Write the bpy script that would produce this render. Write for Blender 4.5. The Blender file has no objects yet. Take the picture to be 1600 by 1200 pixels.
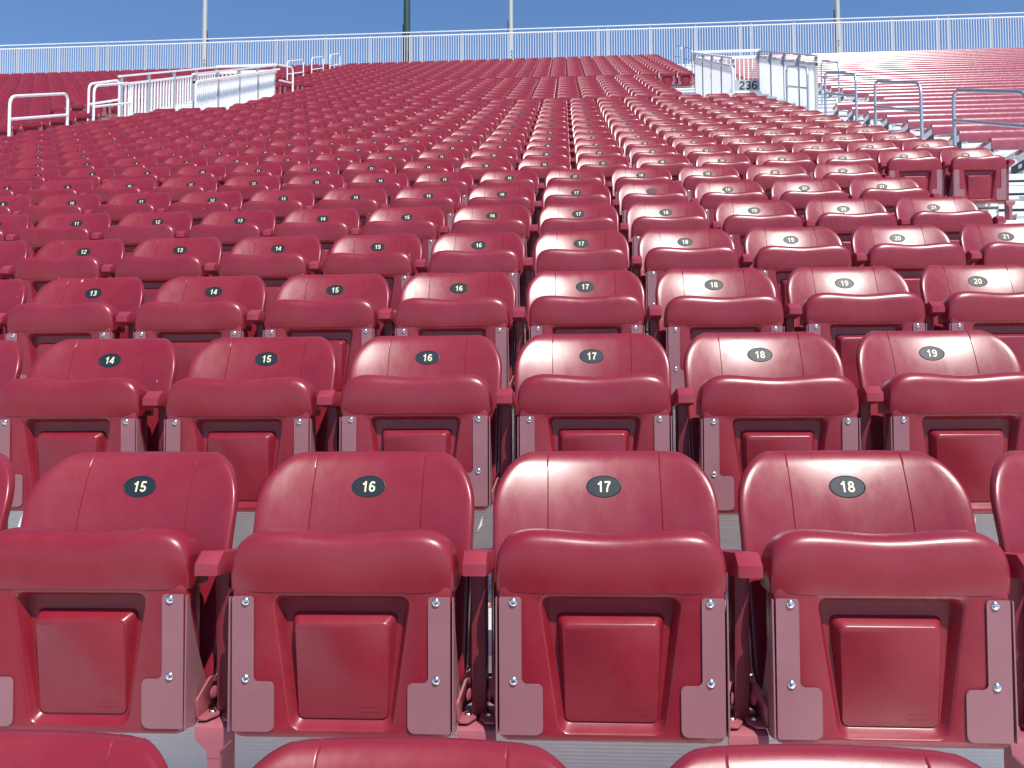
import bpy, bmesh, math, random
import numpy as np
from mathutils import Vector, Matrix

random.seed(7)
scene = bpy.context.scene
COL = scene.collection
R = math.radians

# ------------------------------------------------------------------ camera
S = 0.533          # seat spacing along a row
T = 0.8403         # tread depth of a row
F_PX = 1362.4      # focal length in pixels of a 1600 px wide picture
PITCH, ROLL, YAW = 0.05133, -0.003646, 0.062036
CAM = Vector((-0.0829, -1.9696, 0.1298))
cam_d = bpy.data.cameras.new("camera")
cam_d.sensor_width = 36.0
cam_d.lens = F_PX / 1600.0 * 36.0
cam_d.clip_start = 0.05
cam_d.clip_end = 2000.0
cam = bpy.data.objects.new("camera", cam_d)
COL.objects.link(cam)
fw = Vector((-math.sin(YAW) * math.cos(PITCH), math.cos(YAW) * math.cos(PITCH), math.sin(PITCH)))
rt0 = Vector((math.cos(YAW), math.sin(YAW), 0))
up0 = rt0.cross(fw)
rt = math.cos(ROLL) * rt0 + math.sin(ROLL) * up0
up = -math.sin(ROLL) * rt0 + math.cos(ROLL) * up0
M = Matrix((rt, up, -fw)).transposed().to_4x4()
M.translation = CAM
cam.matrix_world = M
scene.camera = cam


def project(p):
    d = Vector(p) - CAM
    D = d.dot(fw)
    if D < 0.05:
        return (-9999, -9999)
    return (800 + F_PX * d.dot(rt) / D, 600 - F_PX * d.dot(up) / D)


# ------------------------------------------------------------------ sky and sun
SUN = Vector((0.29, -0.485, 0.825)).normalized()
elev = math.asin(SUN.z)
world = bpy.data.worlds.new("World")
scene.world = world
world.use_nodes = True
wn = world.node_tree
wn.nodes.clear()
sky = wn.nodes.new("ShaderNodeTexSky")
sky.sky_type = 'NISHITA'
sky.sun_disc = False
sky.sun_elevation = elev
sky.sun_rotation = math.atan2(SUN.x, SUN.y)
sky.altitude = 1500
sky.air_density = 1.25
sky.dust_density = 0.0
sky.ozone_density = 8.5
bgn = wn.nodes.new("ShaderNodeBackground")
bgn.inputs['Strength'].default_value = 0.15
wo = wn.nodes.new("ShaderNodeOutputWorld")
wn.links.new(sky.outputs[0], bgn.inputs[0])
wn.links.new(bgn.outputs[0], wo.inputs[0])
sun_d = bpy.data.lights.new("sun", 'SUN')
sun_d.energy = 4.9
sun_d.angle = R(0.53)
sun_d.color = (1.0, 0.955, 0.89)
sun = bpy.data.objects.new("sun", sun_d)
COL.objects.link(sun)
sun.rotation_euler = SUN.to_track_quat('Z', 'Y').to_euler()
sun.location = SUN * 60
scene.view_settings.view_transform = 'Standard'
scene.view_settings.look = 'None'
scene.view_settings.gamma = 1.0
scene.view_settings.exposure = 0.03
scene.cycles.max_bounces = 6

# ------------------------------------------------------------------ materials
MAT = {}


def new_mat(name):
    m = bpy.data.materials.new(name)
    m.use_nodes = True
    nt = m.node_tree
    b = nt.nodes['Principled BSDF']
    MAT[name] = m
    return m, nt, b


def N(nt, kind, **kw):
    n = nt.nodes.new(kind)
    for k, v in kw.items():
        if k.startswith('i_'):
            n.inputs[k[2:].replace('_', ' ')].default_value = v
        else:
            setattr(n, k, v)
    return n


def obj_coords(nt, scale=(1, 1, 1), rand=True):
    """object coordinates shifted by a random amount for each object"""
    tc = N(nt, 'ShaderNodeTexCoord')
    mp = N(nt, 'ShaderNodeMapping')
    mp.inputs['Scale'].default_value = scale
    nt.links.new(tc.outputs['Object'], mp.inputs['Vector'])
    if rand:
        oi = N(nt, 'ShaderNodeObjectInfo')
        mu = N(nt, 'ShaderNodeMath', operation='MULTIPLY')
        mu.inputs[1].default_value = 60.0
        nt.links.new(oi.outputs['Random'], mu.inputs[0])
        nt.links.new(mu.outputs[0], mp.inputs['Location'])
    return mp.outputs['Vector']


def mixc(nt, fac, a, b):
    m = N(nt, 'ShaderNodeMix', data_type='RGBA')
    for s, v in ((0, fac), (6, a), (7, b)):
        if hasattr(v, 'is_linked') or hasattr(v, 'links'):
            nt.links.new(v, m.inputs[s])
        else:
            m.inputs[s].default_value = v if s == 0 else (*v, 1)
    return m.outputs[2]


def ramp(nt, src, lo, hi, a=0.0, b=1.0):
    m = N(nt, 'ShaderNodeMapRange')
    m.inputs['From Min'].default_value = lo
    m.inputs['From Max'].default_value = hi
    m.inputs['To Min'].default_value = a
    m.inputs['To Max'].default_value = b
    nt.links.new(src, m.inputs['Value'])
    return m.outputs[0]


def plastic(name, base, faded, rough, specks=True, bump=0.05, coat=0.0):
    m, nt, b = new_mat(name)
    v = obj_coords(nt)
    n1 = N(nt, 'ShaderNodeTexNoise', i_Scale=9.0, i_Detail=5.0, i_Roughness=0.6)
    nt.links.new(v, n1.inputs['Vector'])
    oi = N(nt, 'ShaderNodeObjectInfo')
    # faded patches and a slightly different age for every seat
    f1 = ramp(nt, n1.outputs['Fac'], 0.42, 0.75, 0.0, 0.45)
    f2 = ramp(nt, oi.outputs['Random'], 0, 1, 0.0, 0.22)
    ad = N(nt, 'ShaderNodeMath', operation='ADD')
    nt.links.new(f1, ad.inputs[0])
    nt.links.new(f2, ad.inputs[1])
    c = mixc(nt, ad.outputs[0], base, faded)
    if specks:
        n2 = N(nt, 'ShaderNodeTexNoise', i_Scale=38.0, i_Detail=2.0)
        v2 = obj_coords(nt, (1, 1, 0.45))
        nt.links.new(v2, n2.inputs['Vector'])
        sp = ramp(nt, n2.outputs['Fac'], 0.785, 0.82)
        c = mixc(nt, sp, c, (0.55, 0.42, 0.42))
    nt.links.new(c, b.inputs['Base Color'])
    n3 = N(nt, 'ShaderNodeTexNoise', i_Scale=22.0, i_Detail=6.0, i_Roughness=0.7)
    nt.links.new(obj_coords(nt, (1, 1, 0.25)), n3.inputs['Vector'])
    nt.links.new(ramp(nt, n3.outputs['Fac'], 0.3, 0.7, rough - 0.05, rough + 0.09), b.inputs['Roughness'])
    # fine grain moulded into the plastic
    n4 = N(nt, 'ShaderNodeTexNoise', i_Scale=520.0, i_Detail=2.0)
    nt.links.new(v, n4.inputs['Vector'])
    bp = N(nt, 'ShaderNodeBump', i_Strength=bump, i_Distance=0.001)
    nt.links.new(n4.outputs['Fac'], bp.inputs['Height'])
    nt.links.new(bp.outputs[0], b.inputs['Normal'])
    # a chalky outer skin gives the wide pale sheen of weathered plastic
    b.inputs['Coat Weight'].default_value = coat
    b.inputs['Coat Roughness'].default_value = 0.46
    return m


plastic('red_plastic', (0.238, 0.0105, 0.0225), (0.285, 0.033, 0.046), 0.285, coat=0.14)
plastic('red_arm', (0.30, 0.022, 0.042), (0.35, 0.055, 0.075), 0.38)
plastic('post_red', (0.19, 0.020, 0.034), (0.23, 0.04, 0.055), 0.42, specks=False)
plastic('red_painted_steel', (0.34, 0.085, 0.110), (0.40, 0.14, 0.16), 0.42, specks=False)
plastic('mauve_plate', (0.29, 0.118, 0.135), (0.34, 0.165, 0.17), 0.36, specks=False)
plastic('bench_red', (0.31, 0.052, 0.080), (0.38, 0.13, 0.155), 0.20)


def simple(name, col, rough=0.5, metal=0.0, var=0.0, scale=6.0):
    m, nt, b = new_mat(name)
    b.inputs['Roughness'].default_value = rough
    b.inputs['Metallic'].default_value = metal
    if var:
        n = N(nt, 'ShaderNodeTexNoise', i_Scale=scale, i_Detail=6.0, i_Roughness=0.65)
        nt.links.new(obj_coords(nt, rand=False), n.inputs['Vector'])
        f = ramp(nt, n.outputs['Fac'], 0.3, 0.72)
        lo = tuple(x * (1 - var) for x in col)
        nt.links.new(mixc(nt, f, lo, col), b.inputs['Base Color'])
        nt.links.new(ramp(nt, n.outputs['Fac'], 0.3, 0.7, rough + 0.08, rough - 0.05), b.inputs['Roughness'])
    else:
        b.inputs['Base Color'].default_value = (*col, 1)
    return m


simple('bolt_steel', (0.72, 0.72, 0.70), 0.22, 1.0)
simple('badge_plastic', (0.020, 0.028, 0.036), 0.42)
MAT['badge_plastic'].node_tree.nodes['Principled BSDF'].inputs['Specular IOR Level'].default_value = 0.22
simple('badge_letters', (0.78, 0.74, 0.48), 0.5)
simple('galvanised', (0.62, 0.64, 0.65), 0.38, 0.75, 0.25, 30)
simple('aluminium', (0.86, 0.86, 0.86), 0.38, 0.25, 0.12, 18)
simple('fence_aluminium', (0.90, 0.90, 0.90), 0.45, 0.1, 0.08, 12)
simple('picket_grey', (0.66, 0.68, 0.71), 0.5, 0.1, 0.08, 12)
simple('post_grey', (0.46, 0.47, 0.48), 0.5, 0.3, 0.2, 8)
simple('dark_bracket', (0.03, 0.035, 0.055), 0.5)
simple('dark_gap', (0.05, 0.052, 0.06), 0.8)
simple('green_steel', (0.035, 0.075, 0.062), 0.45, 0.1, 0.2, 4)
simple('grey_pole', (0.52, 0.53, 0.51), 0.5, 0.2, 0.15, 5)
simple('sign_grey', (0.46, 0.47, 0.49), 0.5, 0.1, 0.12, 8)
simple('sign_black', (0.015, 0.015, 0.018), 0.5)
simple('concrete', (0.36, 0.35, 0.33), 0.85, 0, 0.3, 1.2)
simple('steel_plate', (0.20, 0.20, 0.21), 0.5, 0.4, 0.3, 4)


def ribbed(name, col, pitch, axis, depth=0.9):
    """extruded aluminium planking with fine ribs along x"""
    m, nt, b = new_mat(name)
    tc = N(nt, 'ShaderNodeTexCoord')
    sx = N(nt, 'ShaderNodeSeparateXYZ')
    nt.links.new(tc.outputs['Object'], sx.inputs[0])
    mu = N(nt, 'ShaderNodeMath', operation='MULTIPLY')
    mu.inputs[1].default_value = 2 * math.pi / pitch
    nt.links.new(sx.outputs[axis], mu.inputs[0])
    si = N(nt, 'ShaderNodeMath', operation='SINE')
    nt.links.new(mu.outputs[0], si.inputs[0])
    n = N(nt, 'ShaderNodeTexNoise', i_Scale=3.0, i_Detail=8.0, i_Roughness=0.7)
    nt.links.new(tc.outputs['Object'], n.inputs['Vector'])
    c = mixc(nt, ramp(nt, n.outputs['Fac'], 0.3, 0.6), tuple(x * 0.86 for x in col), col)
    nt.links.new(c, b.inputs['Base Color'])
    bp = N(nt, 'ShaderNodeBump', i_Strength=depth, i_Distance=pitch * 0.28)
    nt.links.new(si.outputs[0], bp.inputs['Height'])
    nt.links.new(bp.outputs[0], b.inputs['Normal'])
    b.inputs['Roughness'].default_value = 0.22 if axis == 1 else 0.45
    b.inputs['Metallic'].default_value = 0.1 if axis == 1 else 0.0
    return m


ribbed('riser_rib', (0.90, 0.90, 0.88), 0.0085, 2, 0.2)
ribbed('tread_rib', (0.95, 0.95, 0.93), 0.012, 1, 0.2)
ribbed('panel_rib', (0.78, 0.79, 0.81), 0.045, 1, 0.8)


# ------------------------------------------------------------------ mesh helpers
def finish(name, bm, mat, parent=None, loc=None, sharp=35, smooth=True):
    me = bpy.data.meshes.new(name)
    bmesh.ops.recalc_face_normals(bm, faces=bm.faces[:])
    bm.to_mesh(me)
    bm.free()
    if smooth:
        me.polygons.foreach_set('use_smooth', [True] * len(me.polygons))
        me.set_sharp_from_angle(angle=R(sharp))
    mats = mat if isinstance(mat, (list, tuple)) else [mat]
    for x in mats:
        me.materials.append(MAT[x])
    return link(name, me, parent, loc)


def link(name, me, parent=None, loc=None):
    o = bpy.data.objects.new(name, me)
    COL.objects.link(o)
    if parent is not None:
        o.parent = parent
    if loc is not None:
        o.location = loc
    return o


def tag(o, label=None, cat=None, group=None, kind=None):
    if label:
        o['label'] = label
    if cat:
        o['category'] = cat
    if group:
        o['group'] = group
    if kind:
        o['kind'] = kind
    return o


def empty(name, loc, label=None, cat=None, group=None):
    o = bpy.data.objects.new(name, None)
    o.empty_display_size = 0.1
    COL.objects.link(o)
    o.location = loc
    return tag(o, label, cat, group)


def box(bm, x0, x1, y0, y1, z0, z1, bev=0.0, seg=2, mi=0):
    r = bmesh.ops.create_cube(bm, size=1.0)
    vs = r['verts']
    for v in vs:
        v.co = Vector((x0 + (v.co.x + .5) * (x1 - x0), y0 + (v.co.y + .5) * (y1 - y0), z0 + (v.co.z + .5) * (z1 - z0)))
    fs = {f for v in vs for f in v.link_faces}
    for f in fs:
        f.material_index = mi
    if bev > 0:
        es = list({e for v in vs for e in v.link_edges})
        bmesh.ops.bevel(bm, geom=es, offset=bev, segments=seg, profile=0.5, affect='EDGES')
    return vs


def prism(bm, pts, axis, a, b, bev=0.0, mi=0):
    """extrude an outline (2D points) along an axis from a to b"""
    def P(p, t):
        if axis == 0:
            return (t, p[0], p[1])
        if axis == 1:
            return (p[0], t, p[1])
        return (p[0], p[1], t)
    va = [bm.verts.new(P(p, a)) for p in pts]
    vb = [bm.verts.new(P(p, b)) for p in pts]
    n = len(pts)
    fs = [bm.faces.new(va), bm.faces.new(vb[::-1])]
    for i in range(n):
        fs.append(bm.faces.new((va[i], va[(i + 1) % n], vb[(i + 1) % n], vb[i])))
    for f in fs:
        f.material_index = mi
    if bev > 0:
        es = list({e for f in fs[:2] for e in f.edges})
        bmesh.ops.bevel(bm, geom=es, offset=bev, segments=2, profile=0.5, affect='EDGES')


def tube(bm, pts, r, seg=12, cap=True):
    pts = [Vector(p) for p in pts]
    rings = []
    n = len(pts)
    ref = None
    for i, p in enumerate(pts):
        d = (pts[min(i + 1, n - 1)] - pts[max(i - 1, 0)]).normalized()
        if ref is None:
            ref = d.orthogonal().normalized()
        ref = (ref - d * ref.dot(d)).normalized()
        q = d.cross(ref)
        rings.append([bm.verts.new(p + r * (math.cos(2 * math.pi * k / seg) * ref + math.sin(2 * math.pi * k / seg) * q)) for k in range(seg)])
    for a, b in zip(rings, rings[1:]):
        for k in range(seg):
            bm.faces.new((a[k], a[(k + 1) % seg], b[(k + 1) % seg], b[k]))
    if cap:
        bm.faces.new(rings[0][::-1])
        bm.faces.new(rings[-1])


def rounded_path(pts, rad, n=6):
    """polyline with its inner corners rounded"""
    out = [Vector(pts[0])]
    for i in range(1, len(pts) - 1):
        a, b, c = Vector(pts[i - 1]), Vector(pts[i]), Vector(pts[i + 1])
        r_ = min(rad, (a - b).length * .45, (c - b).length * .45)
        p, q = b + (a - b).normalized() * r_, b + (c - b).normalized() * r_
        for k in range(n + 1):
            t = k / n
            out.append((1 - t) ** 2 * p + 2 * t * (1 - t) * b + t * t * q)
    out.append(Vector(pts[-1]))
    return out


def dome(bm, c, r, h, axis=(0, -1, 0), seg=14, rings=5):
    ax = Vector(axis).normalized()
    u = ax.orthogonal().normalized()
    w = ax.cross(u)
    c = Vector(c)
    prev = None
    for j in range(rings + 1):
        a = j / rings * math.pi / 2
        rr, hh = r * math.cos(a), h * math.sin(a)
        if j == rings:
            t = bm.verts.new(c + ax * h)
            for k in range(seg):
                bm.faces.new((prev[k], prev[(k + 1) % seg], t))
        else:
            cur = [bm.verts.new(c + ax * hh + rr * (math.cos(2 * math.pi * k / seg) * u + math.sin(2 * math.pi * k / seg) * w)) for k in range(seg)]
            if prev:
                for k in range(seg):
                    bm.faces.new((prev[k], prev[(k + 1) % seg], cur[(k + 1) % seg], cur[k]))
            prev = cur


# ------------------------------------------------------------------ the seat
# Seat coordinates: x along the row, y up the stand, z up, origin at the number badge.
KX = 0.68      # hollow of the backrest across its width
BACK0 = -0.080 + 0.104 * .85 + 0.052 * .85 ** 4


def back_y(z):
    """recline of the backrest: the face leans away more and more towards the top"""
    t = max(0.0, (z + 0.43) / 0.506)
    y = -0.080 + 0.104 * t + 0.052 * t ** 4
    k = max(0.0, (z - 0.048) / 0.028)
    y += 0.012 * (1 - math.sqrt(max(0.0, 1 - min(k, 1) ** 2)))
    return y - BACK0


def back_w(z):
    ct, cb = -0.052, -0.365
    w = 0.2435 - 0.006 * max(0, -(z + .05)) / .3
    if z > ct:
        k = (z - ct) / (0.076 - ct)
        w = 0.141 + (w - 0.141) * max(0.0, 1 - k ** 2.1) ** (1 / 2.1)
    if z < cb:
        k = (cb - z) / (cb + 0.43)
        w = 0.17 + (w - 0.17) * math.sqrt(max(0.0, 1 - k * k))
    return w


def backrest_bm(hi=True):
    bm = bmesh.new()
    if hi:
        zs = [-0.43, -0.428, -0.42, -0.405, -0.385, -0.36, -0.31, -0.25, -0.19, -0.14, -0.10, -0.07, -0.045, -0.024, -0.008, 0.006, 0.019, 0.031, 0.042, 0.051, 0.059, 0.0655, 0.0705, 0.0735, 0.0755, 0.076]
        inner = [-0.14, -0.1285, -0.1262, -0.125, -0.1238, -0.1215, -0.10, -0.08, -0.06, -0.04, -0.02, 0.0]
        outer = [1.0, 0.985, 0.95, 0.88, 0.76, 0.6, 0.4, 0.2]
    else:
        zs = [-0.43, -0.37, -0.2, -0.08, -0.024, 0.0, 0.02, 0.036, 0.048, 0.058, 0.066, 0.072, 0.0752, 0.076]
        inner = [-0.14, -0.07, 0.0]
        outer = [1.0, 0.93, 0.7, 0.35]
    inner = inner + [-x for x in inner[:-1][::-1]]
    rows = []
    for z in zs:
        w = back_w(z)
        xs = [-(0.14 + (w - 0.14) * t) for t in outer] + inner + [(0.14 + (w - 0.14) * t) for t in outer[::-1]]
        row = []
        for j, x in enumerate(xs):
            y = back_y(z) - KX * x * x
            if hi and abs(abs(x) - 0.125) < 0.0008 and z > -0.42:
                y += 0.0021
            e = (w - abs(x)) / 0.02
            if e < 1 and abs(x) > 0.14:
                y += 0.008 * (1 - math.sqrt(max(0, 1 - (1 - e) ** 2))) * min(1.0, max(0.0, (w - .15) / .06))
            row.append((x, y, z))
        rows.append(row)
    th = 0.024
    F = [[bm.verts.new(p) for p in r] for r in rows]
    B = [[bm.verts.new((p[0] * 0.985, p[1] + th, p[2] - (0.004 if i > len(rows) - 3 else 0))) for p in r] for i, r in enumerate(rows)]
    nz, nx = len(rows), len(rows[0])
    for i in range(nz - 1):
        for j in range(nx - 1):
            bm.faces.new((F[i][j], F[i][j + 1], F[i + 1][j + 1], F[i + 1][j]))
            bm.faces.new((B[i][j], B[i + 1][j], B[i + 1][j + 1], B[i][j + 1]))
    ring = [(0, j) for j in range(nx)] + [(i, nx - 1) for i in range(1, nz)] + [(nz - 1, j) for j in range(nx - 2, -1, -1)] + [(i, 0) for i in range(nz - 2, 0, -1)]
    # rounded rim
    mid = []
    for (i, j) in ring:
        a, b = F[i][j].co, B[i][j].co
        m = (a + b) / 2
        out = Vector((m.x, 0, (m.z + 0.18) * 0.9)).normalized() * 0.0045
        mid.append(bm.verts.new(m + out))
    n = len(ring)
    for k in range(n):
        (i0, j0), (i1, j1) = ring[k], ring[(k + 1) % n]
        k1 = (k + 1) % n
        bm.faces.new((F[i0][j0], mid[k], mid[k1], F[i1][j1]))
        bm.faces.new((mid[k], B[i0][j0], B[i1][j1], mid[k1]))
    bmesh.ops.remove_doubles(bm, verts=bm.verts[:], dist=0.00005)
    return bm


def rr_loop(xt, xb, zt, zb, r, n=5):
    """rounded trapezoid outline in x,z: half width xt at zt and xb at zb; 4 corners of n+1 points"""
    cs = [(-xb, zb), (xb, zb), (xt, zt), (-xt, zt)]
    out = []
    for k in range(4):
        p = Vector(cs[k])
        a = (Vector(cs[k - 1]) - p).normalized()
        c = (Vector(cs[(k + 1) % 4]) - p).normalized()
        A, C = p + a * r, p + c * r
        for i in range(n + 1):
            t = i / n
            out.append((1 - t) ** 2 * A + 2 * t * (1 - t) * p + t * t * C)
    return out


PANEL_Y, PANEL_YB = -0.249, -0.243


def py(z):
    """front plane of the folded seat's underside, leaning slightly"""
    return PANEL_Y + (PANEL_YB - PANEL_Y) * (-0.19 - z) / 0.285


def pan_bm(hi=True):
    bm = bmesh.new()
    n = 5 if hi else 2
    def ring(lp, dy):
        return [bm.verts.new((p.x, py(p.y) + dy, p.y)) for p in lp]
    def bridge(a, b):
        m = len(a)
        for k in range(m):
            bm.faces.new((a[k], a[(k + 1) % m], b[(k + 1) % m], b[k]))
    loops = [ring(rr_loop(.205, .205, -.175, -.474, .022, n), 0.085),
             ring(rr_loop(.219, .219, -.17, -.478, .026, n), 0.07),
             ring(rr_loop(.221, .221, -.17, -.478, .026, n), 0.010),
             ring(rr_loop(.2185, .2185, -.172, -.4765, .025, n), 0.003),
             ring(rr_loop(.214, .214, -.175, -.473, .022, n), 0.0)]
    def ring2(lp, top, bot):
        """the raised panel leans: proud at its top, sunk to the recess floor at its foot"""
        return [bm.verts.new((p.x, py(p.y) + top + (bot - top) * min(1, max(0, (-.25 - p.y) / .192)), p.y)) for p in lp]
    if hi:
        loops += [ring(rr_loop(.143, .104, -.1945, -.4625, .024, n), 0.0),
                  ring(rr_loop(.1395, .102, -.1970, -.4605, .023, n), 0.0020),
                  ring(rr_loop(.1365, .1005, -.1995, -.458, .022, n), 0.006),
                  ring2(rr_loop(.128, .0945, -.2045, -.4480, .018, n), 0.0330, 0.0200),
                  ring2(rr_loop(.1255, .0935, -.2070, -.4460, .017, n), 0.0360, 0.0215),
                  ring2(rr_loop(.1075, .0918, -.2350, -.4450, .016, n), 0.0360, 0.0215),
                  ring2(rr_loop(.1055, .0914, -.2370, -.4446, .015, n), 0.0330, 0.0210),
                  ring2(rr_loop(.0945, .0898, -.2505, -.4436, .014, n), 0.0055, 0.0195),
                  ring2(rr_loop(.0920, .0890, -.2535, -.4430, .013, n), 0.0035, 0.0185)]
    else:
        loops += [ring(rr_loop(.136, .099, -.1945, -.4625, .022, n), 0.0),
                  ring2(rr_loop(.118, .088, -.207, -.4465, .016, n), 0.034, 0.024),
                  ring2(rr_loop(.0995, .0866, -.231, -.4448, .014, n), 0.034, 0.024),
                  ring2(rr_loop(.0865, .0842, -.251, -.4432, .012, n), 0.006, 0.0215)]
    for a, b in zip(loops, loops[1:]):
        bridge(a, b)
    bm.faces.new(loops[0][::-1])
    bm.faces.new(loops[-1])
    # the rolled front edge of the seat (now at the top)
    prof = [(-0.135, -0.19), (-0.132, -0.15), (-0.140, -0.110), (-0.155, -0.088), (-0.175, -0.0785), (-0.200, -0.0757), (-0.221, -0.0760), (-0.2360, -0.0790), (-0.2455, -0.0848), (-0.2515, -0.0930), (-0.2552, -0.1040), (-0.2572, -0.1180), (-0.2576, -0.1360), (-0.2566, -0.1560), (-0.2540, -0.1760), (-0.2512, -0.1900), (-0.246, -0.194)]
    if not hi:
        prof = prof[::3] + [prof[-1]]
    xs = [0, .035, .07, .10, .13, .15, .165, .178, .190, .200, .208, .2145, .219, .2222, .2238, .2245] if hi else [0, .08, .14, .17, .195, .212, .221, .2245]
    xs = [-x for x in xs[:0:-1]] + xs
    c = Vector((-0.20, -0.188))
    rings = []
    for x in xs:
        a = abs(x)
        k = max(0.0, (a - 0.14) / (0.2245 - 0.14))
        s = max(0.0, 1 - k ** 2.7) ** (1 / 2.3) * 0.62 + 0.38
        dip = 0.0045 * math.cos(min(1, a / 0.15) * math.pi) 
        row = []
        for (y, z) in prof:
            q = c + (Vector((y, z)) - c) * s
            top = max(0.0, (z + 0.194) / 0.118)
            sy = 1.0 - (1 - s) * 0.5
            yy = c.x + (y - c.x) * (0.55 + 0.45 * s)
            row.append(bm.verts.new((x, yy + 0.006 * math.exp(-(x / 0.1) ** 2) * (1 if y < -0.2 else 0) * min(1, top * 1.6), q.y - dip * top)))
        rings.append(row)
    m = len(prof)
    for a, b in zip(rings, rings[1:]):
        for k in range(m):
            bm.faces.new((a[k], a[(k + 1) % m], b[(k + 1) % m], b[k]))
    bm.faces.new(rings[0])
    bm.faces.new(rings[-1][::-1])
    return bm


def fillet(pts, rads, n=4):
    out = []
    m = len(pts)
    for i in range(m):
        a, b, c = Vector(pts[i - 1]), Vector(pts[i]), Vector(pts[(i + 1) % m])
        r_ = rads[i]
        if r_ <= 0:
            out.append(b)
            continue
        p, q = b + (a - b).normalized() * r_, b + (c - b).normalized() * r_
        for k in range(n + 1):
            t = k / n
            out.append((1 - t) ** 2 * p + 2 * t * (1 - t) * b + t * t * q)
    return out


def plate_bm(s, hi=True):
    """hinge plate on the underside: a long strip that widens to a foot, with a flange along the seat's side"""
    bm = bmesh.new()
    pts = [(.2175, -.198), (.2175, -.464), (.133, -.464), (.133, -.366), (.174, -.366), (.174, -.198)]
    o = fillet(pts, [.004, .004, .014, .012, .010, .008], 4 if hi else 1)
    o = [Vector((p.x * s, p.y)) for p in o]
    if s < 0:
        o = o[::-1]
    f = [bm.verts.new((p.x, py(p.y) - 0.0050, p.y)) for p in o]
    b = [bm.verts.new((p.x, py(p.y) - 0.0022, p.y)) for p in o]
    bm.faces.new(f)
    bm.faces.new(b[::-1])
    m = len(f)
    ed = []
    for k in range(m):
        bm.faces.new((f[k], b[k], b[(k + 1) % m], f[(k + 1) % m]))
    if hi:
        es = [e for e in bm.edges if all(v in f for v in e.verts)]
        bmesh.ops.bevel(bm, geom=es, offset=0.0011, segments=2, affect='EDGES')
    # flange going back along the side, narrowing towards the lip
    fl = [(-.2525, -.200), (-.2525, -.463), (-.205, -.470), (-.165, -.452), (-.150, -.40), (-.190, -.33), (-.232, -.24), (-.243, -.200)]
    prism(bm, fl, 0, s * .2215, s * .2245, 0)
    return bm


def mark_bm():
    """small moulded rectangle low on the folded seat, its lettering worn away"""
    bm = bmesh.new()
    def yy(z):
        return py(z) + .0035 + .015 * min(1, max(0, (-.25 - z) / .192))
    for (x0, x1, z0, z1) in ((.034, .074, -.4205, -.4198), (.034, .074, -.4302, -.4295), (.034, .0347, -.4295, -.4205), (.0733, .074, -.4295, -.4205)):
        box(bm, x0, x1, yy(z0) - .0006, yy(z0) + .001, z0, z1)
    return bm


def bolt_bm():
    bm = bmesh.new()
    dome(bm, (0, 0, 0), 0.0086, 0.0056)
    return bm


def arm_bm(hi=True):
    """arm rest pad: a long block, chamfered at the front end"""
    bm = bmesh.new()
    side = [(-0.262, -0.158), (-0.262, -0.135), (-0.229, -0.1135), (0.015, -0.141), (0.022, -0.148), (0.022, -0.172), (-0.20, -0.162)]
    prism(bm, side, 0, -0.0275, 0.0275, 0.004 if hi else 0)
    for v in bm.verts:      # the pad narrows a little at the front
        if v.co.y < -0.225:
            v.co.x *= 0.88
    return bm


def post_bm():
    bm = bmesh.new()
    side = [(-0.178, -0.161), (-0.105, -0.156), (-0.100, -0.458), (-0.158, -0.458)]
    prism(bm, side, 0, -0.015, 0.015, 0.002)
    return bm


def strip_bm(s):
    """steel strip that carries the backrest, bolted beside the arm post"""
    bm = bmesh.new()
    x = s * 0.034
    box(bm, x - 0.015, x + 0.015, -0.074, -0.070, -0.44, -0.17, 0.0008, 1)
    box(bm, x + s * 0.0125, x + s * 0.0155, -0.071, -0.02, -0.44, -0.17)
    return bm


def saddle_bm():
    """bracket on top of the pedestal with its two upturned ears"""
    bm = bmesh.new()
    # top plate that curls down at the front into a tapering tongue
    y0 = -0.205
    st = [(-0.09, -0.462, .039), (-0.17, -0.462, .039), (y0, -0.464, .039), (y0 - .008, -0.470, .039), (y0 - .011, -0.480, .039), (y0 - .011, -0.493, .037), (y0 - .010, -0.515, .014), (y0 - .010, -0.53, .013)]
    top, bot = [], []
    for (y, z, w) in st:
        top.append([bm.verts.new((-w, y, z)), bm.verts.new((w, y, z))])
        bot.append([bm.verts.new((-w, y + .004, z - .004)), bm.verts.new((w, y + .004, z - .004))])
    for a, b in zip(top, top[1:]):
        bm.faces.new((a[0], a[1], b[1], b[0]))
    for a, b in zip(bot, bot[1:]):
        bm.faces.new((a[0], b[0], b[1], a[1]))
    for i in range(len(st) - 1):
        for k in (0, 1):
            bm.faces.new((top[i][k], top[i + 1][k], bot[i + 1][k], bot[i][k]))
    bm.faces.new((top[0][0], top[0][1], bot[0][1], bot[0][0]))
    bm.faces.new((top[-1][0], top[-1][1], bot[-1][1], bot[-1][0]))
    return bm


def ear_bm(s):
    bm = bmesh.new()
    # foot of the ear, lying on the saddle
    foot = fillet([(s * .004, -.105), (s * .004, -.180), (s * .017, -.2085), (s * .034, -.2095), (s * .0410, -.200), (s * .0410, -.105)], [.002, .002, .003, .003, .003, .002], 2)
    prism(bm, [(p.x, p.y) for p in foot], 2, -.4585, -.4535, 0.0012)
    up_ = fillet([(-.204, -.456), (-.208, -.418), (-.196, -.408), (-.170, -.380), (-.150, -.383), (-.126, -.430), (-.116, -.456)], [.004, .004, .004, .004, .004, .004, .002], 3)
    prism(bm, [(p.x, p.y) for p in up_], 0, s * .0365, s * .0410, 0.0012)
    dome(bm, (s * .0365, -.160, -.415), .013, .003, (-s, 0, 0), 12, 3)
    for v in bm.verts:
        if v.co.z > -.452:
            v.co.x -= s * (v.co.y + .205) * .36
    return bm


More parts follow.
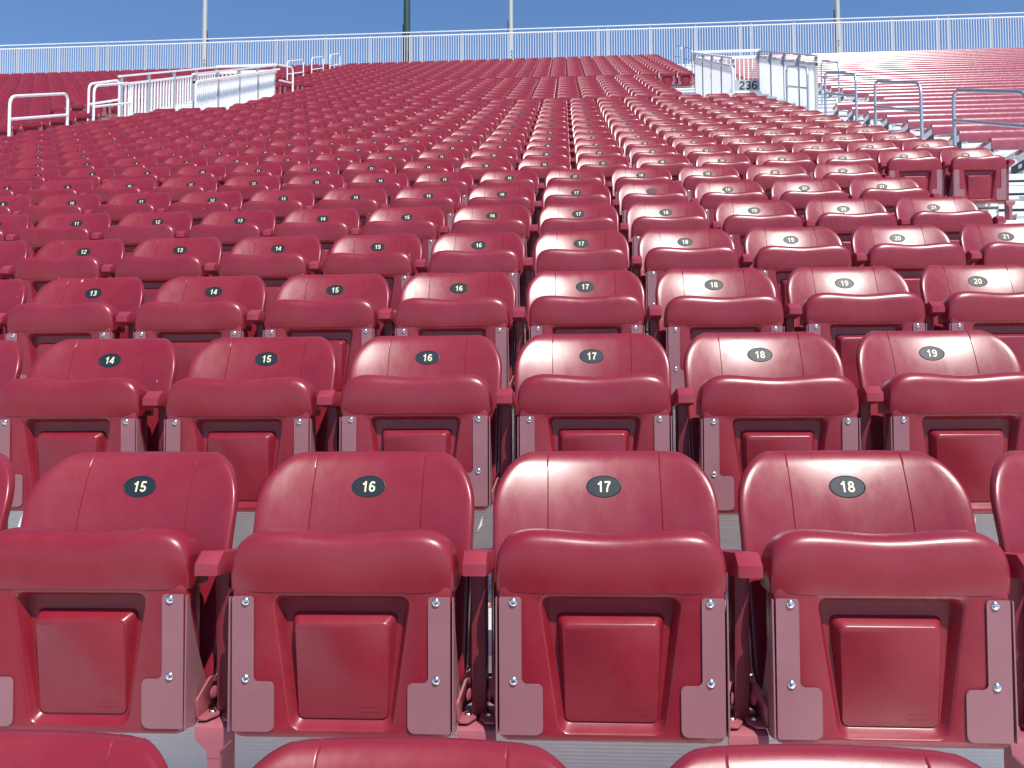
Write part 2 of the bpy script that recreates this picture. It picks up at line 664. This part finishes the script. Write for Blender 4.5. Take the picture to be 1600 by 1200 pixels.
def pedestal_bm():
    bm = bmesh.new()
    box(bm, -.0125, .0125, -.2135, -.2105, -.757, -.512, 0.0)
    box(bm, .0095, .0125, -.2105, -.13, -.757, -.468, 0.0)
    box(bm, -.0125, -.0095, -.2105, -.13, -.757, -.468, 0.0)
    box(bm, -.05, .05, -.22, -.10, -.760, -.755, 0.001, 1)
    return bm


def badge_bm():
    bm = bmesh.new()
    seg = 36
    def L(k, y):
        out = []
        for i in range(seg):
            a = 2 * math.pi * i / seg
            x, z = .0375 * k * math.cos(a), .0228 * k * math.sin(a)
            out.append(bm.verts.new((x, back_y(z) - KX * x * x + y, z)))
        return out
    a, b, c, d = L(1.06, 0.002), L(1.05, -0.0006), L(1.0, -0.0012), L(0.97, -0.0004)
    for p, q in ((a, b), (b, c), (c, d)):
        for k in range(seg):
            bm.faces.new((p[k], q[k], q[(k + 1) % seg], p[(k + 1) % seg]))
    bm.faces.new(d)
    return bm


def mesh_of(name, bm, mats, sharp=35):
    o = finish(name, bm, mats, None, None, sharp)
    me = o.data
    bpy.data.objects.remove(o)
    return me


ME = {
    'backrest': mesh_of('backrest', backrest_bm(), 'red_plastic', 50),
    'seat_pan': mesh_of('seat_pan', pan_bm(), 'red_plastic', 40),
    'hinge_l': mesh_of('hinge_plate', plate_bm(-1), 'mauve_plate'),
    'hinge_r': mesh_of('hinge_plate', plate_bm(1), 'mauve_plate'),
    'mark': mesh_of('moulded_mark', mark_bm(), 'red_plastic'),
    'bolt': mesh_of('bolt', bolt_bm(), 'bolt_steel', 60),
    'arm_rest': mesh_of('arm_rest', arm_bm(), 'red_arm', 30),
    'arm_post': mesh_of('arm_post', post_bm(), 'post_red'),
    'strip_l': mesh_of('back_strip', strip_bm(-1), 'red_painted_steel'),
    'strip_r': mesh_of('back_strip', strip_bm(1), 'red_painted_steel'),
    'saddle': mesh_of('saddle_bracket', saddle_bm(), 'red_painted_steel'),
    'ear_l': mesh_of('bracket_ear', ear_bm(-1), 'red_painted_steel'),
    'ear_r': mesh_of('bracket_ear', ear_bm(1), 'red_painted_steel'),
    'pedestal': mesh_of('pedestal', pedestal_bm(), 'red_painted_steel'),
    'badge': mesh_of('number_badge', badge_bm(), 'badge_plastic', 6),
}


def arc(cx, cy, rx, ry, a0, a1, n=14):
    return [(cx + rx * math.cos(R(a0 + (a1 - a0) * k / n)), cy + ry * math.sin(R(a0 + (a1 - a0) * k / n))) for k in range(n + 1)]


# centre lines of the numerals: a bold grotesque, drawn in a box 0..0.56 wide and 0..1 high, stroke 0.17
DIGITS = {
    '0': [arc(.28, .5, .195, .415, 0, 360, 28)],
    '1': [[(.33, 0), (.33, 1.0)], [(.375, .945), (.30, .83), (.20, .755), (.09, .71)]],
    '2': [arc(.28, .70, .195, .215, 165, -30, 14) + [(.36, .46), (.20, .30), (.10, .16), (.07, .085)], [(.03, .085), (.53, .085)]],
    '3': [arc(.27, .715, .185, .20, 160, -80, 12), arc(.27, .29, .205, .205, 80, -160, 14), [(.18, .515), (.32, .515)]],
    '4': [[(.40, 0), (.40, 1.0)], [(.36, .93), (.06, .30)], [(.0, .275), (.55, .275)]],
    '5': [[(.50, .915), (.13, .915)], [(.165, .96), (.11, .50)], arc(.27, .305, .205, .22, 145, -160, 16)],
    '6': [arc(.28, .31, .195, .225, 0, 360, 24), [(.087, .36), (.088, .52), (.12, .72), (.20, .87), (.32, .915), (.42, .87), (.47, .78)]],
    '7': [[(.03, .915), (.53, .915)], [(.49, .90), (.34, .64), (.25, .36), (.215, 0)]],
    '8': [arc(.28, .715, .165, .20, 0, 360, 24), arc(.28, .29, .20, .205, 0, 360, 24)],
    '9': [arc(.28, .69, .195, .225, 0, 360, 24), [(.473, .64), (.472, .48), (.44, .28), (.36, .13), (.24, .085), (.14, .13), (.09, .22)]],
}


def text_mesh(txt, size, mat, name='number', stroke=.17):
    """numerals standing upright in x,z and facing -y; size is their height"""
    bm = bmesh.new()
    adv = .70
    n = len(txt)
    lay = 0
    for i, ch in enumerate(txt):
        ox = (i - n / 2) * adv + (adv - .633) / 2
        for st in DIGITS[ch]:
            closed = (Vector(st[0]) - Vector(st[-1])).length < 1e-4
            P = [Vector((p[0] * 1.13, p[1])) for p in (st[:-1] if closed else st)]
            m = len(P)
            lay += 1
            y = -.006 * lay / 10
            L_, R_ = [], []
            for k in range(m):
                a = P[k - 1] if (k or closed) else P[k]
                b = P[(k + 1) % m] if (k < m - 1 or closed) else P[k]
                d = (b - a).normalized()
                nn = Vector((-d.y, d.x)) * stroke / 2
                L_.append(bm.verts.new(((P[k].x + nn.x + ox) * size, y * size, (P[k].y + nn.y - .5) * size)))
                R_.append(bm.verts.new(((P[k].x - nn.x + ox) * size, y * size, (P[k].y - nn.y - .5) * size)))
            for k in range(m if closed else m - 1):
                bm.faces.new((L_[k], R_[k], R_[(k + 1) % m], L_[(k + 1) % m]))
    # a little thickness
    r = bmesh.ops.extrude_face_region(bm, geom=bm.faces[:])
    for g_ in r['geom']:
        if isinstance(g_, bmesh.types.BMVert):
            g_.co.y -= .012 * size
    bmesh.ops.recalc_face_normals(bm, faces=bm.faces[:])
    me = bpy.data.meshes.new(name)
    bm.to_mesh(me)
    bm.free()
    me.materials.append(MAT[mat])
    return me


NUM = {}


def number_mesh(n):
    if n not in NUM:
        me = text_mesh(str(n), 0.0236, 'badge_letters', stroke=.17)
        # lay the digits on the sloping face of the badge
        for v in me.vertices:
            v.co.y += back_y(v.co.z) - KX * v.co.x ** 2 - 0.0012
        NUM[n] = me
    return NUM[n]


# ------------------------------------------------------------------ rows
Z = {0: -0.364, -1: -0.726, -2: -1.09, 1: 0.0}
for i in range(2, 46):
    Z[i] = Z[i - 1] + (.3625 if i <= 12 else .379 if i <= 18 else .394 if i <= 28 else .412)
TREAD = -0.76


def row_y(n):
    return (n - 1) * T


def row_cols(n):
    """seat positions (in seat spacings) of the main block"""
    if n == 0:
        return [-0.54 + k for k in range(-3, 3)]
    if n <= 7:
        return [float(k) for k in range(-16, 5)]
    if n <= 19:
        return [-15.5 + k for k in range(23)]
    if n <= 28:
        return [float(k) for k in range(-13, 5)]
    return [-16.5 + k for k in range(24)]


def seat_number(n, c):
    if n == 0:
        return int(round(c + 0.54)) + 16
    if n <= 7:
        return int(round(c)) + 17
    if n <= 19:
        return int(round(c + 16.5))
    return 0


def in_view(x, y, z, mx=0.62):
    """does a seat (half size about 0.27 m) touch the picture"""
    d = Vector((x, y, z)) - CAM
    D = d.dot(fw)
    if D < 0.3:
        return False
    u, v = project((x, y, z))
    m = F_PX * mx * 0.5 / D
    return -m < u < 1600 + m and -m < v < 1200 + m * 1.2


ORD = ['first', 'second', 'third', 'fourth', 'fifth', 'sixth', 'seventh', 'eighth', 'ninth', 'tenth', 'eleventh', 'twelfth', 'thirteenth', 'fourteenth', 'fifteenth', 'sixteenth', 'seventeenth', 'eighteenth', 'nineteenth', 'twentieth', 'twenty-first', 'twenty-second', 'twenty-third', 'twenty-fourth', 'twenty-fifth', 'twenty-sixth', 'twenty-seventh', 'twenty-eighth', 'twenty-ninth', 'thirtieth', 'thirty-first', 'thirty-second', 'thirty-third', 'thirty-fourth', 'thirty-fifth', 'thirty-sixth', 'thirty-seventh', 'thirty-eighth', 'thirty-ninth', 'fortieth', 'forty-first', 'forty-second']

OFF = -TREAD      # part meshes are drawn from the badge; the thing's Empty stands on the tread
individual, crowd = [], []
for n in range(0, 41):
    cols = [c for c in row_cols(n) if in_view(c * S, row_y(n), Z[n] - (0.1 if n else -0.0))]
    for k, c in enumerate(cols):
        (individual if len(individual) < 300 and n <= 19 else crowd).append((n, k, c))


def child(name, me, parent, loc=(0, 0, 0)):
    o = bpy.data.objects.new(name, me)
    COL.objects.link(o)
    o.parent = parent
    o.location = (loc[0], loc[1], loc[2])
    return o


def make_seat(n, k, c, label):
    root = empty('folding_seat', (c * S, row_y(n), Z[n] + TREAD), label, 'seat', 'red folding stadium seats in rows')
    near = n <= 7
    L = (0, 0, OFF)
    j = random.uniform(-1, 1)
    child('backrest', ME['backrest'], root, L)
    root.rotation_euler = (random.gauss(0, 0.003), 0, random.gauss(0, 0.004))
    b = child('number_badge', ME['badge'], root, L)
    if n <= 12 and not (n == 6 and abs(c - 1) < .1):
        child('number', number_mesh(seat_number(n, c)), b)
    # folded seats never sit at quite the same angle
    tilt = random.gauss(0, 0.010)
    pan = child('seat_pan', ME['seat_pan'], root, (0, -tilt * 0.45, OFF + j * 0.0015))
    pan.rotation_euler = (tilt, 0, random.gauss(0, 0.0025))
    plate_rot = pan.rotation_euler.copy()
    if n <= 3:
        child('moulded_mark', ME['mark'], pan)
    for key, s in (('hinge_l', -1), ('hinge_r', 1)):
        p = child('hinge_plate', ME[key], root, (0, -tilt * 0.45, OFF + j * 0.0015))
        p.rotation_euler = plate_rot
        if near:
            for z in (-.208, -.360):
                child('bolt', ME['bolt'], p, (s * .190, py(z) - .0050, z))
    a = (S / 2, 0, OFF)
    child('arm_rest', ME['arm_rest'], root, a)
    child('arm_post', ME['arm_post'], root, a)
    if n <= 10:
        for key, s in (('strip_l', -1), ('strip_r', 1)):
            st = child('back_strip', ME[key], root, a)
            if near:
                for z in (-.205, -.385):
                    child('bolt', ME['bolt'], st, (s * .034, -.074, z))
    sd = child('saddle_bracket', ME['saddle'], root, a)
    if near:
        for key, s in (('ear_l', -1), ('ear_r', 1)):
            e = child('bracket_ear', ME[key], sd)
            bo = child('bolt', ME['bolt'], root, (S / 2 + s * .022, -.165, OFF - .4535))
            bo.rotation_euler = (R(-90), 0, 0)
    child('pedestal', ME['pedestal'], root, a)
    return root


BUILD_ALL = True
for (n, k, c) in individual:
    num = seat_number(n, c)
    if n == 0:
        lab = 'red seat backrest cut off by the bottom edge of the photo, %s from the left' % ORD[k]
    elif n == 6 and abs(c - 1) < .1:
        lab = 'red folded seat whose oval badge is blank, %s row up, right of seat 17' % ORD[n]
    elif n <= 7:
        lab = 'red folded seat with oval badge %d, in the %s row up from the bottom' % (num, ORD[n])
    else:
        lab = 'red folded seat, %s from the left in the %s row up from the bottom' % (ORD[k], ORD[n])
    make_seat(n, k, c, lab)

# the far seats: several hundred more, one object
def as_arrays(bm, off=(0, 0, 0)):
    bmesh.ops.recalc_face_normals(bm, faces=bm.faces[:])
    bmesh.ops.triangulate(bm, faces=[f for f in bm.faces if len(f.verts) > 4])
    bm.verts.ensure_lookup_table()
    bm.verts.index_update()
    v = np.array([x.co[:] for x in bm.verts]) + np.array(off)
    f = [[w.index for w in x.verts] for x in bm.faces]
    bm.free()
    return v, f


parts = [(as_arrays(backrest_bm(False)), 0), (as_arrays(pan_bm(False)), 0),
         (as_arrays(plate_bm(-1, False)), 1), (as_arrays(plate_bm(1, False)), 1),
         (as_arrays(arm_bm(False), (S / 2, 0, 0)), 0), (as_arrays(post_bm(), (S / 2, 0, 0)), 2), (as_arrays(pedestal_bm(), (S / 2, 0, 0)), 2)]
V1, F1, M1 = [], [], []
base = 0
for (v, f), mi in parts:
    V1.append(v)
    for q in f:
        F1.append([i + base for i in q])
        M1.append(mi)
    base += len(v)
V1 = np.concatenate(V1)
spots = [(c * S, row_y(n), Z[n]) for (n, k, c) in crowd]
# the block beyond the left aisle
for n in range(12, 41):
    end = -18.5 if n <= 19 else -21.5 if n <= 28 else -18.5
    c = end
    while c > -50:
        x = c * S
        if in_view(x, row_y(n), Z[n], 1.2):
            spots.append((x, row_y(n), Z[n]))
        c -= 1
nv = len(V1)
lt = np.array([len(q) for q in F1])
flat = np.array([i for q in F1 for i in q])
K = len(spots)
allv = (V1[None] + np.array(spots)[:, None, :]).reshape(-1, 3)
me = bpy.data.meshes.new('distant_seats')
me.vertices.add(nv * K)
me.vertices.foreach_set('co', allv.ravel())
me.loops.add(len(flat) * K)
me.loops.foreach_set('vertex_index', (flat[None] + (np.arange(K) * nv)[:, None]).ravel())
me.polygons.add(len(lt) * K)
tot = np.tile(lt, K)
me.polygons.foreach_set('loop_start', np.concatenate([[0], np.cumsum(tot)[:-1]]))
me.polygons.foreach_set('material_index', np.tile(np.array(M1), K))
me.update(calc_edges=True)
me.polygons.foreach_set('use_smooth', [True] * len(me.polygons))
me.set_sharp_from_angle(angle=R(50))
for m_ in ('red_plastic', 'mauve_plate', 'red_painted_steel'):
    me.materials.append(MAT[m_])
o = link('distant_seats', me)
tag(o, 'mass of red folded seats filling the upper stand and the block left of the aisle', 'seats', None, 'stuff')
print('individual seats', len(individual), 'far seats', K, 'verts', nv * K)

# ------------------------------------------------------------------ the stepped deck
X0, X1 = -31.0, 24.0
AISLES = [(-9.58, -8.55), (3.78, 5.02)]
bm = bmesh.new()
for n in range(-2, 42):
    zt = Z[n] + TREAD
    yb = row_y(n) + 0.11          # back edge of this tread = riser of the next
    yf = yb - T
    zp = Z[n - 1] + TREAD if n > -2 else zt - .36
    # tread sheet with a nosing, then a shadow gap, then the ribbed riser below it
    box(bm, X0, X1, yf - .012, yb + .004, zt - .045, zt, 0.004, 1, mi=1)
    box(bm, X0, X1, yf + .004, yf + .010, zp + .002, zt - .058, 0.0, 1, mi=0)
    box(bm, X0, X1, yf + .020, yf + .024, zp, zt - .046, 0.0, 1, mi=2)
deck = finish('stand_deck', bm, ['riser_rib', 'tread_rib', 'dark_gap'], sharp=30)
tag(deck, None, None, None, 'structure')

# aisle stairs: half steps of planks with open gaps between them
def aisle_stairs(x0, x1, n0, n1, label, holes=()):
    root = empty('aisle_stairs', ((x0 + x1) / 2, row_y(n0), Z[n0] + TREAD), label, 'stairs', 'aisle stairs climbing the stand')
    base_ = root.location.copy()
    for n in range(n0, n1):
        if any(a <= n <= b for a, b in holes):
            continue
        zt, zn = Z[n] + TREAD, Z[n + 1] + TREAD
        yb = row_y(n) + 0.11 - .013
        bm = bmesh.new()
        h = (zn - zt)
        # lower half step stands in front of the riser
        for (yy, za, zb, cap) in ((yb - .30, zt + .001, zt + h / 2, True), (yb - .004, zt + h / 2 + .002, zn - .006, False)):
            m = 2
            ph = (zb - za) / m
            for q in range(m):
                box(bm, x0, x1, yy, yy + .012, za + q * ph + ph * .30, za + (q + 1) * ph - (0.03 if (q == m - 1 and cap) else 0), 0)
            box(bm, x0 + .01, x1 - .01, yy + .013, yy + .017, za, zb - .012, 0, mi=1)
            if cap:
                box(bm, x0, x1, yy - .012, yb - .001, zb - .028, zb, .003, 1)
        st = finish('step', bm, ['aluminium', 'dark_gap'], root)
        st.location = -base_
    return root


aisle_stairs(2.42, 4.98, 2, 8, 'wide white metal steps beside the end seats at the right edge')
aisle_stairs(3.78, 4.98, 8, 20, 'white metal aisle stairs between the red seats and the benches')
aisle_stairs(-9.5, -8.55, 8, 20, 'metal aisle stairs at the left, below the white stair enclosure')
aisle_stairs(3.78, 4.98, 28, 40, 'metal aisle stairs climbing above the enclosure marked 236')
aisle_stairs(-9.5, -8.95, 28, 40, 'metal aisle stairs climbing above the left enclosure')

# ground far below the stand
bm = bmesh.new()
bmesh.ops.create_grid(bm, x_segments=2, y_segments=2, size=700)
g = finish('ground', bm, 'concrete', None, (0, 0, -4.0), smooth=False)
tag(g, None, None, None, 'structure')

# walkway behind the top row
ZW = Z[40] + TREAD
bm = bmesh.new()
box(bm, X0, X1, row_y(41) + .12, 36.2, ZW + .2, ZW + .412, 0)
wk = finish('top_walkway', bm, 'aluminium', smooth=False)
tag(wk, None, None, None, 'structure')

# ------------------------------------------------------------------ handrails
def nose(y):
    n = y / T + 1
    i = int(math.floor(n))
    f = n - i
    return Z[i] * (1 - f) + Z[min(i + 1, 45)] * f + TREAD


def hoop(x, y0, y1, z0, z1, drop, label, group='hoop handrails in the aisles', r=0.021):
    """y0 near, y1 far; top rail from z0 to z1; mid rail a drop lower"""
    zb0 = max(Z[max(-2, int(math.floor((y0 - .11) / T)) + 2)] + TREAD, -99)
    zb1 = Z[int(math.floor((y1 - .11) / T)) + 2] + TREAD
    root = empty('handrail', (x, y0, zb0), label, 'handrail', group)
    bm = bmesh.new()
    pts = [(x, y0, zb0), (x, y0, z0), (x, y1, z1), (x, y1, zb1)]
    tube(bm, rounded_path(pts, .16, 7), r, 12)
    for y, z in ((y0, zb0), (y1, zb1)):
        box(bm, x - .05, x + .05, y - .05, y + .05, z, z + .008)
    mt = 'fence_aluminium' if x < 0 else 'galvanised'
    a = finish('hoop_tube', bm, mt, root)
    bm = bmesh.new()
    tube(bm, [(x, y0 + .01, z0 - drop), (x, y1 - .01, z1 - drop - .02)], r * .92, 12)
    b = finish('mid_rail', bm, mt, root)
    for q in (a, b):
        q.location = (-x, -y0, -zb0)
    return root


XR = 4.3
hoop(XR, 6.43, 7.98, 3.30, 3.93, .33, 'grey tube hoop handrail nearest the right edge of the photo')
hoop(XR, 8.86, 10.42, 4.37, 5.02, .35, 'grey tube hoop handrail second from the right edge')
hoop(XR, 11.2, 12.72, 5.45, 6.10, .34, 'grey tube hoop handrail third from the right, under the sun glare')
hoop(XR, 13.75, 15.2, 6.62, 7.25, .38, 'grey tube hoop handrail in front of the right enclosure wall')
hoop(5.62, 16.2, 17.4, 7.72, 8.26, .36, 'small hoop handrail just right of the enclosure marked 236')
hoop(XR - .15, 26.6, 28.2, 12.66, 13.45, .40, 'thin hoop handrail above the 236 enclosure, right one of two')
hoop(XR - .15, 29.2, 30.8, 13.92, 14.66, .40, 'thin hoop handrail above the 236 enclosure, left one of two')
XL = -8.93
hoop(XL, 11.2, 12.8, 5.47, 6.14, .37, 'pale hoop handrail nearest the left edge of the photo', r=.024)
hoop(XL, 13.65, 15.0, 6.62, 7.22, .40, 'pale hoop handrail in front of the left enclosure corner', r=.024)
hoop(-9.75, 14.9, 16.1, 7.18, 7.75, .42, 'pale hoop handrail standing just behind the left enclosure corner', r=.024)
hoop(XL, 24.92, 26.6, 11.92, 12.70, .42, 'white hoop handrail just right of the left enclosure')
hoop(XL, 27.57, 29.0, 13.18, 13.85, .42, 'white hoop handrail, middle one of three high on the left')
hoop(XL, 29.9, 31.35, 14.30, 15.0, .42, 'white hoop handrail, highest of three on the left')
hoop(-20.2, 23.8, 27.2, 12.1, 13.9, .45, 'pale hoop handrail at the far left edge below the fence', r=.024)

# ------------------------------------------------------------------ stair enclosures (vomitories)
def enclosure(xl, xr, sign, label):
    y0, y1 = 16.15, 21.3
    def zt(y):        # top rail height
        return 7.84 + (y - y0) * (10.24 - 7.84) / (y1 - y0)
    root = empty('stair_enclosure', ((xl + xr) / 2, y0, Z[20] + TREAD), label, 'stairwell', 'stair enclosures in the stand')
    loc = (-(xl + xr) / 2, -y0, -(Z[20] + TREAD))
    for side, x in (('l', xl), ('r', xr)):
        pick = True
        bm = bmesh.new()
        if pick:
            y = y0 + .05
            while y < y1:
                b0 = nose(y) - .1
                box(bm, x - .016, x + .016, y, y + .032, b0, zt(y) - .17)
                y += .095 if sign or side == 'r' else .15
        else:
            # solid ribbed sheet following the slope
            pts = [(y0, nose(y0) - .35), (y1, nose(y1) - .35), (y1, zt(y1) - .16), (y0, zt(y0) - .16)]
            prism(bm, pts, 0, x - .015, x + .015)
        pn = finish('picket_panel' if pick else 'wall_panel', bm, 'fence_aluminium' if pick else 'panel_rib', root, loc, smooth=False)
        # sheet joints
        bm = bmesh.new()
        box(bm, x - .03, x + .03, y0 - .02, y0 + .05, nose(y0) - .2, zt(y0))
        finish('wall_post', bm, 'post_grey', root, loc, smooth=False)
        for k in range(1, 5):
            bm = bmesh.new()
            y = y0 + (y1 - y0) * k / 4 - .05
            box(bm, x - .03, x + .03, y, y + .055, nose(y) - .2, zt(y) - .003)
            if sign:
                prism(bm, [(x - .03, zt(y) - .02), (x - .12, zt(y) - .17), (x - .03, zt(y) - .34)] if side == 'r' else [(x + .03, zt(y) - .02), (x + .10, zt(y) - .17), (x + .03, zt(y) - .34)], 1, y + .02, y + .035)
            finish('wall_post', bm, 'post_grey', root, loc, smooth=False)
        bm = bmesh.new()
        prism(bm, [(y0 - .06, zt(y0) - .03), (y1, zt(y1) - .03), (y1, zt(y1) + .01), (y0 - .06, zt(y0) + .01)], 0, x - .035, x + .035)
        finish('top_rail', bm, 'fence_aluminium' if not sign or side == 'l' else 'post_grey', root, loc, smooth=False)
        bm = bmesh.new()
        prism(bm, [(y0 - .02, zt(y0) - .20), (y1, zt(y1) - .20), (y1, zt(y1) - .15), (y0 - .02, zt(y0) - .15)], 0, x - .028, x + .028)
        finish('panel_rail', bm, 'fence_aluminium' if not sign or side == 'l' else 'post_grey', root, loc, smooth=False)
    # head wall with its railing at the upper end
    zr = zt(y1) + .06
    bm = bmesh.new()
    box(bm, xl - .03, xr + .03, y1 + .04, y1 + .10, zr - .05, zr)
    box(bm, xl - .03, xr + .03, y1 + .04, y1 + .09, zr - .24, zr - .17)
    finish('head_rail', bm, 'fence_aluminium', root, loc, smooth=False)
    bm = bmesh.new()
    x = xl + .02
    while x < xr:
        box(bm, x, x + .028, y1 + .05, y1 + .075, zr - .84, zr - .24)
        x += .115
    finish('head_pickets', bm, 'fence_aluminium', root, loc, smooth=False)
    bm = bmesh.new()
    box(bm, xl, xr, y1 + .04, y1 + .08, zr - 1.16, zr - .84)
    hw = finish('head_wall', bm, 'sign_grey', root, loc, smooth=False)
    if sign:
        me = text_mesh('236', 0.235, 'sign_black', 'section_number', .15)
        t = link('section_number', me, hw)
        t.location = (xr - .30, y1 + .037, zr - .985)
    # flight of white steps below the head wall, seen between the walls
    bm = bmesh.new()
    ns = 9
    for k in range(ns):
        zz = zr - 1.25 - k * .21
        yy = y1 - .02 - k * .30
        box(bm, xl + .05, xr - .05, yy - .29, yy, zz - .12, zz - .02, .004, 1)
    finish('inner_steps', bm, 'aluminium', root, loc, smooth=False)
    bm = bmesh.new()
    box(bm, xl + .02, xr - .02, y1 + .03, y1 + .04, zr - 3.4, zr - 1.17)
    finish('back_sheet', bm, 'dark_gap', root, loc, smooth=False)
    return root


eR = enclosure(3.45, 5.15, True, 'white metal stair enclosure marked 236 at the right end of the seats')
eL = enclosure(-9.75, -8.10, False, 'white metal stair enclosure with picket sides at the left aisle')


def curved_rail(x, y, z, dy, label, zb, root):
    """grab rail that curls down from a wall's near end"""
    bm = bmesh.new()
    base_ = root.location
    tube(bm, rounded_path([(x, y + dy, z + dy * .47), (x, y, z), (x, y, zb)], .14, 7), .024, 10)
    tube(bm, [(x, y + .4, z - .38), (x, y, z - .42)], .018, 8)
    o_ = finish('grab_rail', bm, 'fence_aluminium', root, (-base_.x, -base_.y, -base_.z))
    return o_


curved_rail(-7.98, 15.95, 7.60, 5.4, '', Z[19] + TREAD, eL)
curved_rail(3.40, 15.95, 7.58, 4.6, '', Z[19] + TREAD, eR)
bm = bmesh.new()
tube(bm, rounded_path([(-8.0, 21.4, 10.28), (-8.0, 22.6, 10.72), (-8.0, 22.6, Z[28] + TREAD)], .2, 7), .028, 10)
tube(bm, [(-8.0, 21.4, 9.85), (-8.0, 22.6, 10.25)], .02, 8)
finish('grab_rail', bm, 'fence_aluminium', eL, tuple(-c for c in eL.location))

# ------------------------------------------------------------------ fence along the top
YF = 34.55
ZT = 17.27
root = empty('perimeter_fence', (0, YF, ZW + .41), 'white metal picket fence with two top rails along the top of the stand', 'fence')
floc = (0, -YF, -(ZW + .41))
POST_X = [-24.3, -22.42, -20.65, -20.2, -18.45, -16.45, -14.42, -12.6, -12.15, -10.4, -8.45, -6.68, -6.22, -4.45, -2.42, -.46, 1.38, 1.8, 3.6, 5.5, 7.36, 7.82, 9.58, 11.5, 13.62, 15.45, 15.9, 17.6, 19.6, 21.5]
POST_X = [-30.1, -28.2, -26.3] + POST_X
for (z, h, d) in ((ZT, .034, .05), (ZT - .155, .05, .04)):
    bm = bmesh.new()
    box(bm, X0, X1, YF - d / 2, YF + d / 2, z - h, z, .004, 1)
    finish('fence_rail', bm, 'fence_aluminium', root, floc, smooth=False)
for x in POST_X:
    bm = bmesh.new()
    box(bm, x - .035, x + .035, YF - .005, YF + .055, ZW + .41, ZT - .16)
    box(bm, x - .02, x + .02, YF + .0, YF + .03, ZT - .155, ZT - .03)
    finish('fence_post', bm, 'post_grey', root, floc, smooth=False)
edges = [X0] + POST_X + [X1]
for a, b in zip(edges, edges[1:]):
    if b - a < .3:
        continue
    bm = bmesh.new()
    m = max(2, int(round((b - a) / .1065)))
    for k in range(m):
        x = a + (k + .5) * (b - a) / m
        box(bm, x - .014, x + .014, YF - .018, YF + .010, ZW + .52, ZT - .20)
    box(bm, a + .036, b - .036, YF - .02, YF + .012, ZW + .49, ZW + .52)
    finish('picket_panel', bm, 'picket_grey', root, floc, smooth=False)

# light poles behind the fence
def pole(x, y, r, h, mat, label):
    root = empty('light_pole', (x, y, ZW + .41), label, 'pole', 'tall poles behind the fence')
    bm = bmesh.new()
    n = 24
    rings = []
    for (z, rr) in ((0, r * 1.08), (.02, r * 1.08), (h, r * .8)):
        rings.append([bm.verts.new((rr * math.cos(2 * math.pi * k / n), rr * math.sin(2 * math.pi * k / n), z)) for k in range(n)])
    for a, b in zip(rings, rings[1:]):
        for k in range(n):
            bm.faces.new((a[k], a[(k + 1) % n], b[(k + 1) % n], b[k]))
    bm.faces.new(rings[0][::-1])
    bm.faces.new(rings[-1])
    finish('shaft', bm, mat, root)
    bm = bmesh.new()
    box(bm, -r * 1.9, r * 1.9, -r * 1.9, r * 1.9, .0, .03)
    finish('base_plate', bm, mat, root)
    bm = bmesh.new()
    s = 1 if x < -10 else -1
    tube(bm, [(s * (r + .03), 0, .5), (s * (r + .03), 0, 3.1)], .022, 8)
    box(bm, s * (r + .0) - .05, s * (r + .0) + .09, -.03, .03, 2.60, 2.66)
    finish('conduit', bm, 'dark_bracket' if mat != 'green_steel' else mat, root)
    return root


pole(-16.05, 35.1, .105, 14, 'grey_pole', 'pale grey pole behind the fence, leftmost of the four')
pole(-6.95, 35.1, .145, 16, 'green_steel', 'dark green steel pole rising behind the fence')
pole(-2.38, 35.1, .095, 14, 'grey_pole', 'pale grey pole behind the fence near the middle of the photo')
pole(11.55, 35.1, .105, 14, 'grey_pole', 'pale grey pole behind the fence, rightmost of the four')

# ------------------------------------------------------------------ bench block on the right
XB1 = 22.5


def bench(n, label):
    x0 = 5.12 if not 20 <= n <= 28 else 6.3
    y = row_y(n)
    z = Z[n] + TREAD
    root = empty('bench', (x0, y, z), label, 'bench', 'red metal benches right of the aisle')
    L_ = XB1 - x0
    bm = bmesh.new()
    for k in range(2):
        yy = -.375 + k * .15
        box(bm, 0, L_, yy, yy + .142, .395, .438, .008, 2)
    finish('seat_plank', bm, 'bench_red', root, smooth=True)
    bm = bmesh.new()
    prism(bm, [(-.395, .285), (-.408, .292), (-.412, .31), (-.412, .345), (-.409, .375), (-.403, .400), (-.395, .420), (-.385, .434), (-.372, .441), (-.372, .285)], 0, 0, L_)
    finish('front_plank', bm, 'bench_red', root, sharp=60)
    xs = [.02] + [.25 + 1.22 * k for k in range(1, 13) if .25 + 1.22 * k < L_ - .1]
    for i, x in enumerate(xs):
        bm = bmesh.new()
        # cantilever beam under the planks, a diagonal strut and a foot plate on the riser
        box(bm, x, x + .055, -.385, .085, .205, .283, .004, 1)
        box(bm, x - .01, x + .10, -.36, -.11, .284, .393, .003, 1)
        prism(bm, [(-.22, .205), (-.15, .205), (.085, .06), (.085, .0)], 0, x + .012, x + .042)
        box(bm, x - .04, x + .10, .076, .086, .0, .40)
        if i == 0:
            box(bm, x + .30, x + .345, -.37, .085, .225, .283, .003, 1)
            box(bm, x + .48, x + .515, -.37, .085, .235, .283, .003, 1)
            box(bm, x - .012, x - .003, -.395, .03, .195, .30, mi=1)
            box(bm, x - .014, x - .0125, -.22, -.14, .225, .27, mi=0)
        finish('support_bracket', bm, ['aluminium', 'dark_bracket'], root, smooth=False)
    return root


nb = 0
for n in range(5, 42):
    nb += 1
    bench(n, 'red metal bench right of the aisle, %s up from the lowest' % ORD[nb - 1])
